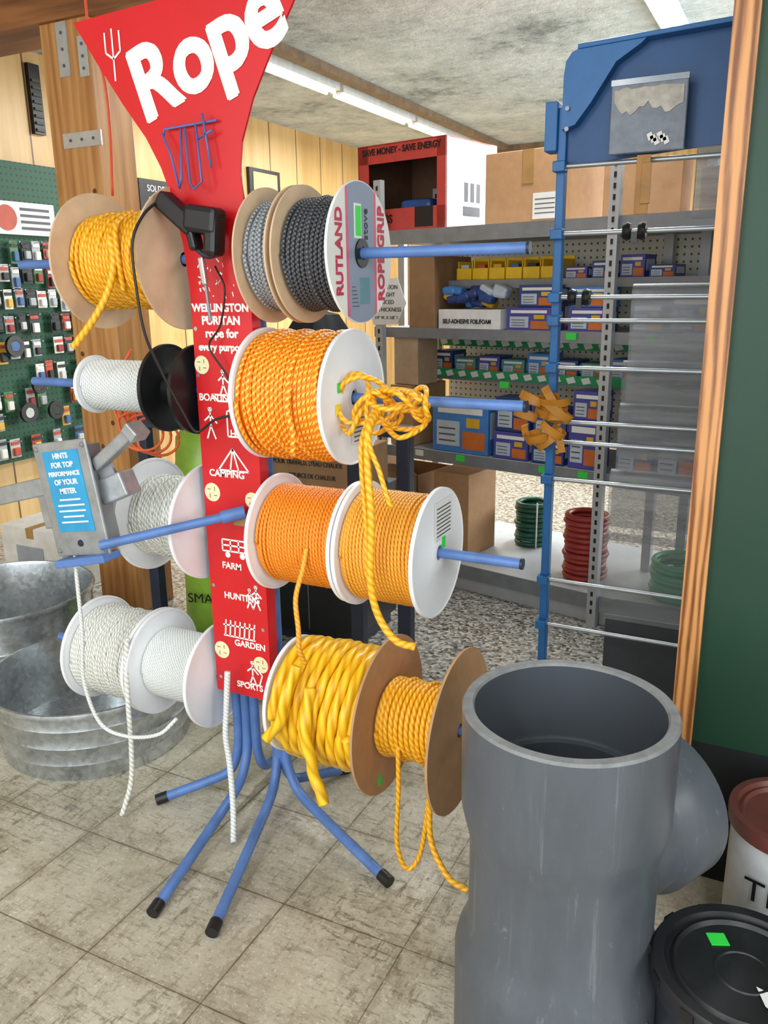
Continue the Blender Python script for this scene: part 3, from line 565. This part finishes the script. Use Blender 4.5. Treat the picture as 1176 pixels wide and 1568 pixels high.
pchx=G('hanging_pouch'); box('pouch',-.505,-.315,2.345,2.357,1.725,1.90,M('pouch_grey','646b78',.3,var=.3,scale=30),pchx,.003); box('pouch_top',-.505,-.315,2.342,2.346,1.888,1.902,M('clear_film','9aa4ae',.15),pchx)
N=16; random.seed(2); tp=[(-.495+.17*i/N,1.882-.006*random.random()) for i in range(N+1)]; bt=[(-.325-.17*i/N,1.815+.035*random.random()) for i in range(N+1)]
poly('sheet',tp+bt,2.342,2.345,M('pouch_sand','b3ada0',.5,var=.25,scale=40),pchx)
for i in range(6): obox('torn_bit',(-.36-.008*i,2.343,1.75+.006*(i%3)),(.006,0,.003),(0,.001,0),(-.003,0,.008),paper,pchx)
rz=[1.71,1.535,1.364,1.167,1.01,.836,.515,.366,1.30,.95]
for i,z in enumerate(rz):
    yy=2.38
    cyl('rod',(-.635,yy,z),(.35,yy,z),.0065,rodm,rk,12); box('rod_clip',-.657,-.622,yy-.02,yy+.02,z-.014,z+.014,bright_blue,rk,.003)
for x,z in ((-.43,1.535),(-.57,1.364)):
    for s_ in (-.02,.02): lathe('spring_clip',[(.007,-.012),(.02,-.01),(.024,0),(.02,.01),(.007,.012)],(x+s_,2.38,z),(1,0,0),black,rk,20,True)
    box('clip_tail',x-.008,x+.008,2.37,2.385,z-.03,z,black,rk)
sm=screen_mat('insect_screen',.6); sm2=screen_mat('insect_screen_sheer',.35)
sr=G('insect_screen_rolls')
def roll(x0,x1,y,zt,zb,r=.02,m=sm):
    N=14; pts=[(y+r*math.cos(math.pi*i/N*1.0),zt+r*math.sin(math.pi*i/N)) for i in range(N+1)]
    path=[(y+r,zb+.03)]+pts+[(y-r,zb+.01),(y-r+.004,zb)]
    vs=[(x0,a_,b_) for a_,b_ in path]+[(x1,a_,b_) for a_,b_ in path]; n=len(path)
    return mk('screen',vs,[(i,i+1,i+1+n,i+n) for i in range(n-1)],m,sr,smooth=True)
roll(-.29,.3,2.42,1.73,1.56);roll(-.43,.3,2.42,1.375,1.07,.024);roll(-.445,.3,2.42,1.045,.875,.024);roll(-.46,.3,2.42,.85,.66,.024,sm);roll(-.47,.3,2.42,.66,.42,.018,sm2);roll(-.45,.3,2.45,1.167,.92,.02,sm2)
g=G('dark_screen_box'); box('box',-.46,.25,2.46,2.60,0,.40,M('dark_box','33363a',.6),g,.004); box('box_edge',-.463,.25,2.455,2.46,.385,.40,M('box_edge','6a6c6e',.6),g)
g=G('hanging_leather_strap'); box('strap',-.43,-.395,2.345,2.352,1.575,1.72,M('tan_strap','a8752c',.5,var=.2),g,.001); box('strap',-.415,-.39,2.338,2.345,1.60,1.70,M('tan_strap','a8752c',.5),g,.001)
g=G('tied_orange_straps'); om=M('ochre_strap','b97c22',.5,var=.2)
random.seed(5)
for k in range(13):
    c=Vector((-.645+random.uniform(-.065,.075),2.33+random.uniform(-.02,.02),1.02+random.uniform(-.065,.065))); a_=random.uniform(0,3.14); t=Vector((math.cos(a_),0,math.sin(a_))); L_=random.uniform(.03,.05); nrm=Vector((random.uniform(-.4,.4),-1,random.uniform(-.4,.4))).normalized(); sd=t.cross(nrm).normalized()*.012
    pp=[c+t*L_*math.cos(q)+nrm*.022*math.sin(q) for q in [math.pi*2*i/16*.8 for i in range(17)]]
    vs=[x_-sd for x_ in pp]+[x_+sd for x_ in pp]; mk('strap',vs,[(i,i+1,i+18,i+17) for i in range(16)],om,g,smooth=True)
bar('strap_tail',(-.60,2.32,1.0),(-.585,2.32,.93),.022,.003,om,g,.001)
# ---------- shelving (own frame) ----------
random.seed(12)
FM=Matrix.Translation((-.62,3.29,0))@Matrix.Rotation(math.radians(-12.2),4,'Z')
sh=G('grey_metal_shelving',FM); shm=M('shelf_grey','b6b9bc',.45,.2,var=.06); deckm=M('shelf_deck','bcc0c4',.5,.1,var=.05); lipm=M('shelf_lip','85898d',.4,.3)
def board(u0,u1,w0,w1,z,th=.035,m=None):
    box('shelf_board',u0,u1,w0,w1,z-th,z,m or shm,sh,.003); box('shelf_lip',u0,u1,w0-.006,w0,z-th-.012,z+.004,lipm,sh)
board(-.97,.9,0,.75,.13,.05,deckm); board(-1.2,.9,-.01,.5,.66); board(-1.22,.9,0,.5,1.215,.03); board(-1.2,.9,-.01,.55,1.64,.045); board(-1.1,.9,.12,.5,1.42,.02); board(-1.1,.9,.22,.5,1.0,.02)
box('kick_plate',-.97,.9,.02,.03,0,.08,shm,sh)
for u,w in ((-1.17,0),(-.045,0),(.0,.46),(-1.17,.46),(.88,0),(-.55,.73),(.6,.73),(.17,.4),(-1.42,.5)):
    top=1.86 if w<.6 else .13
    if u==-1.42: top=2.1
    if w<.6:
        box('upright',u-.02,u+.02,w-.035,w-.005,0,top,shm,sh)
        for i in range(int(top/.039)-1):
            if w<.1 or i>41: box('slot',u-.005,u+.005,w-.037,w-.034,.06+i*.039,.08+i*.039,black,sh)
pgb=peg_mat('cream_peg','e9e6d4',.03,'6b6a60'); box('back_panel',-1.15,.88,.52,.53,.66,1.62,pgb,sh)
strip=M('green_strip','1f9a5c',.5)
for z in (1.135,1.0):
    box('label_strip',-1.1,-.05,.36 if z>1.1 else .205,.365 if z>1.1 else .21,z-.02,z+.02,strip,sh)
    for i in range(14): obox('strip_mark',(-1.07+i*.07,.357 if z>1.1 else .202,z),(.018,0,.004),(0,.001,0),(-.006,0,.012),paper,sh)
for (u,z) in ((-.95,.645),(-.72,.645),(-.3,.645),(-.12,.645),(-.2,1.2),(.12,1.2),(-.5,.99),(.1,.645)):
    box('price_tag',u-.022,u+.022,-.02,-.012,z-.013,z+.013,grn_st if u>-.8 else paper,sh)
rb=G('red_white_carton',FM); rm_=M('carton_red','c04038',.5); ww=M('carton_white','e2e1dd',.5)
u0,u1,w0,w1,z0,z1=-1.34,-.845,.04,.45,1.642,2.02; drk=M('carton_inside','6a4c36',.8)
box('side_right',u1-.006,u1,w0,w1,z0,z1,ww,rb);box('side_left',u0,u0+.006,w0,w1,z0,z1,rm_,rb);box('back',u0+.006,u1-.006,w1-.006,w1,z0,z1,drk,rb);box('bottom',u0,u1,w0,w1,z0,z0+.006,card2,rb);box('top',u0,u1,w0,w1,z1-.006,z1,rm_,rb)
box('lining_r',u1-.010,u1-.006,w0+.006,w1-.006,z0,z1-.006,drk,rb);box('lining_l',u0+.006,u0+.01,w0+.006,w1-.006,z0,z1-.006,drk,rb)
box('front_low',u0,u1,w0,w0+.006,z0,z0+.1,rm_,rb);box('front_top',u0,u1,w0,w0+.006,z1-.08,z1,rm_,rb);box('front_l',u0,u0+.06,w0,w0+.006,z0,z1,rm_,rb);box('front_r',u1-.05,u1,w0,w0+.006,z0,z1,rm_,rb)
text('SAVE MONEY - SAVE ENERGY',.038,((u0+u1)/2,w0-.002,z1-.05),(1,0,0),(0,0,1),black,rb,.0012,sx=.88); text('GLASS',.05,(u0+.13,w0-.002,z0+.03),(1,0,0),(0,0,1),black,rb,.001)
box('front_decal',u1-.17,u1-.07,w0-.001,w0,z0+.015,z0+.1,black,rb); box('contents',u0+.2,u1-.12,w0+.05,w0+.3,z0+.006,z0+.14,M('blue_bag','2b4f8f',.4),rb,.02)
for i in range(3): box('arrow',u1,u1+.001,w0+.14+i*.05,w0+.17+i*.05,z0+.12,z0+.2,grey_tx,rb)
box('print_block',u1,u1+.001,w0+.13,w0+.27,z0+.06,z0+.1,grey_tx,rb)
g=carton('cardboard_box',-.68,-.28,.09,.45,1.642,1.93,card,FM); box('shipping_label',-.45,-.33,.087,.09,1.66,1.76,paper,g); box('tape_patch',-.5,-.45,.086,.09,1.8,1.93,M('packing_tape','a8824f',.3),g)
for i in range(4): box('label_line',-.44,-.35,.0862,.087,1.68+i*.018,1.684+i*.018,grey_tx,g)
carton('cardboard_box',-.22,.1,.25,.36,1.642,1.86,card2,FM)
carton('cardboard_box',.22,.6,.1,.5,1.642,1.80,card,FM)
g=G('yellow_parts_bins',FM); ym=M('bin_yellow','f0c01c',.4)
for i in range(6):
    u=-.86+i*.085; box('bin_back',u,u+.078,.30,.305,1.422,1.52,ym,g);box('bin_bottom',u,u+.078,.15,.305,1.422,1.428,ym,g);box('bin_side',u,u+.004,.16,.305,1.422,1.505,ym,g);box('bin_side',u+.074,u+.078,.16,.305,1.422,1.505,ym,g);box('bin_front',u,u+.078,.15,.155,1.422,1.475,ym,g)
for i in range(5): box('parts',-.85+i*.085,-.81+i*.085,.17,.27,1.43,1.49,pm[i],g)
g=G('hexagon_sign',FM)
hx=[(-1.19,1.23),(-1.22,1.33),(-1.15,1.43),(-1.05,1.44),(-1.0,1.33),(-1.05,1.235)]
poly('board',hx,-.05,-.045,paper,g)
for i,t_ in enumerate(('TRACTION','WEIGHT','PRICED','BY THICKNESS','1/4" W. X 3/8" T.')): text(t_,.026 if i<4 else .02,(-1.11,-.052,1.385-i*.033),(1,0,0),(0,0,1),black,g)
carton('cardboard_box',-1.02,-.88,.0,.3,1.217,1.53,card2,FM,tape=False)
g=G('foam_tape_carton',FM); box('carton',-.87,-.55,.02,.2,1.217,1.30,ww,g,.002); text('SELF-ADHESIVE FOIL/FOAM',.026,(-.72,.018,1.235),(1,0,0),(0,0,1),black,g,.0008,sx=.8)
rndm=[M('bag_navy','27407a',.35),M('bag_yellow','d9a92a',.4),M('bag_light','b8c4d0',.3),M('bag_blue','3f7fc4',.35),M('pack_purple','4a4796',.45),M('pack_teal','4a8f8f',.4)]
g=G('bagged_weatherstrip_heap',FM)
for i in range(26):
    u=-.84+random.random()*.27; z=1.325+random.random()*.06; a_=random.uniform(-.5,.5)
    obox('bag',(u,.05+random.random()*.06,z),(.035*math.cos(a_),0,.035*math.sin(a_)),(0,.03,0),(-.018*math.sin(a_),0,.018*math.cos(a_)),rndm[(0,3,2,0,1)[i%5]],g,.012)
po=M('pack_orange','c86a2a',.5)
def packs(name,specs):
    g=G(name,FM)
    for (u0,u1,w,z0,z1,c) in specs:
        box('package',u0,u1,w,w+.12,z0,z1,rndm[c],g,.002); W=u1-u0;H=z1-z0
        box('package_front_light',u0+W*.08,u0+W*.5,w-.0012,w,z0+H*.12,z0+H*.6,rndm[2],g)
        box('package_front_orange',u0+W*.55,u0+W*.95,w-.0012,w,z0+H*.08,z0+H*.42,po,g)
        box('package_front_title',u0+W*.1,u0+W*.9,w-.0014,w,z0+H*.75,z0+H*.88,paper,g)
        box('package_front_pic',u0+W*.62,u0+W*.85,w-.0014,w,z0+H*.5,z0+H*.68,rndm[1],g)
        for i in range(3): box('package_line',u0+W*.12,u0+W*.42,w-.0018,w-.0012,z0+H*(.2+.12*i),z0+H*(.23+.12*i),grey_tx,g)
        box('package_side_label',u1,u1+.001,w+.02,w+.1,z0+H*.3,z0+H*.8,rndm[2],g)
    return g
packs('weatherstrip_packages',[(-.52,-.31,.02,1.217,1.31,4),(-.47,-.3,.03,1.312,1.40,0),(-.24,-.08,.03,1.217,1.31,4),(-.24,-.08,.04,1.312,1.39,3),(.03,.15,.02,1.217,1.33,0),(.17,.35,.02,1.217,1.36,4)])
g=packs('window_kit_boxes',[(-.9,-.60,.02,.662,.9,3),(-.57,-.4,.02,.662,.78,4),(-.57,-.4,.03,.782,.93,0),(-.38,-.23,.02,.662,.76,0),(-.38,-.23,.03,.762,.9,4),(-.21,-.08,.02,.662,.86,4),(-.2,-.08,.03,.862,.98,4),(0,.15,.02,.662,.8,4),(.16,.33,.02,.662,.85,0)])
text('ProSeries',.035,(-.75,.017,.85),(1,0,0),(0,0,1),paper,g)
packs('draft_seal_packages',[(-1.05+i*.13,-1.05+i*.13+.115,.23,1.002,1.06+random.random()*.05,random.choice([0,3,4,5])) for i in range(9)])
packs('shelf_top_packages',[(-.33+i*.12,-.33+i*.12+.1,.16,1.422,1.47+.02*(i%3),random.choice([4,2,0])) for i in range(4)])
carton('cardboard_box',-1.15,-1.02,.02,.3,.662,.95,card,FM,tape=False)
carton('cardboard_box',-1.14,-1.0,.04,.2,.952,1.17,card_sh,FM,tape=False)
carton('cardboard_box',-.95,-.75,.1,.35,.131,.54,card,FM,tape=False)
carton('cardboard_box',-1.3,-1.05,.1,.4,0,.5,card2,FM,open_=True)
def coil(name,u,w,z,R,r,n,m):
    g=G(name,FM)
    for i in range(n):
        tube('hose_turn',[(u+(R+.006*math.sin(i*2))*math.cos(t*.1745),w+(R+.006*math.cos(i*3))*math.sin(t*.1745),z+r+i*2*r*.95) for t in range(37)],r,m,g,8,cap=False)
    tube('band',[(u+R*.6+r*1.3,w-R*.8-r,z),(u+R*.6+r*1.3,w-R*.8-r,z+n*r*2)],.004,paper,g); return g
coil('green_hose_coil',.24,.22,.131,.12,.012,7,M('green_hose','36b07a',.4)); coil('red_hose_coil',-.19,.2,.131,.085,.013,12,M('red_hose','a83c34',.4)); coil('dark_green_hose_coil',-.62,.5,.131,.075,.013,9,M('dkgreen_hose','1f5a44',.4))
# ---------- light / world / camera ----------
w=bpy.data.worlds.new('World'); bpy.context.scene.world=w; w.use_nodes=True; bg=w.node_tree.nodes['Background']; bg.inputs[0].default_value=(.86,.93,1,1); bg.inputs[1].default_value=.95
def area(name,loc,target,sx_,sy_,e,c=(1,1,1)):
    l=bpy.data.lights.new(name,'AREA'); l.shape='RECTANGLE'; l.size=sx_; l.size_y=sy_; l.energy=e; l.color=c
    o=bpy.data.objects.new(name,l); C.objects.link(o); o.location=loc; o.rotation_euler=(Vector(target)-Vector(loc)).to_track_quat('-Z','Y').to_euler()
area('storefront_daylight',(-1.2,-2.5,1.7),(-1.2,2,.8),5,2.2,112,(.94,.98,1))
area('side_fill_added',(2.5,.2,1.6),(-1,1.6,.8),2,1.6,70,(.94,.98,1))  # added fill lamp to whiten the right-facing flanges; no window here
area('back_fill_added',(1.5,6.8,1.5),(-1.8,4.2,2.0),2.5,1.6,165,(.94,.98,1))  # added lamp, lifts the ceiling and rear shelves; no window stands here
cd=bpy.data.cameras.new('camera'); cam=bpy.data.objects.new('camera',cd); C.objects.link(cam); bpy.context.scene.camera=cam
R_=Vector((.8955,.4452,-.0136)).normalized(); D_=Vector((.1060,-.2426,-.9644)); F_=Vector((-.4325,.8620,-.2644)).normalized(); U_=-(D_-R_*D_.dot(R_)-F_*D_.dot(F_)).normalized()
m=Matrix((R_,U_,-F_)).transposed().to_4x4(); m.translation=Vector((0,0,1.4)); cam.matrix_world=m
cd.sensor_fit='AUTO'; cd.sensor_width=36; cd.lens=28.86; cd.clip_start=.05; cd.clip_end=60
bpy.context.scene.view_settings.view_transform='Standard'
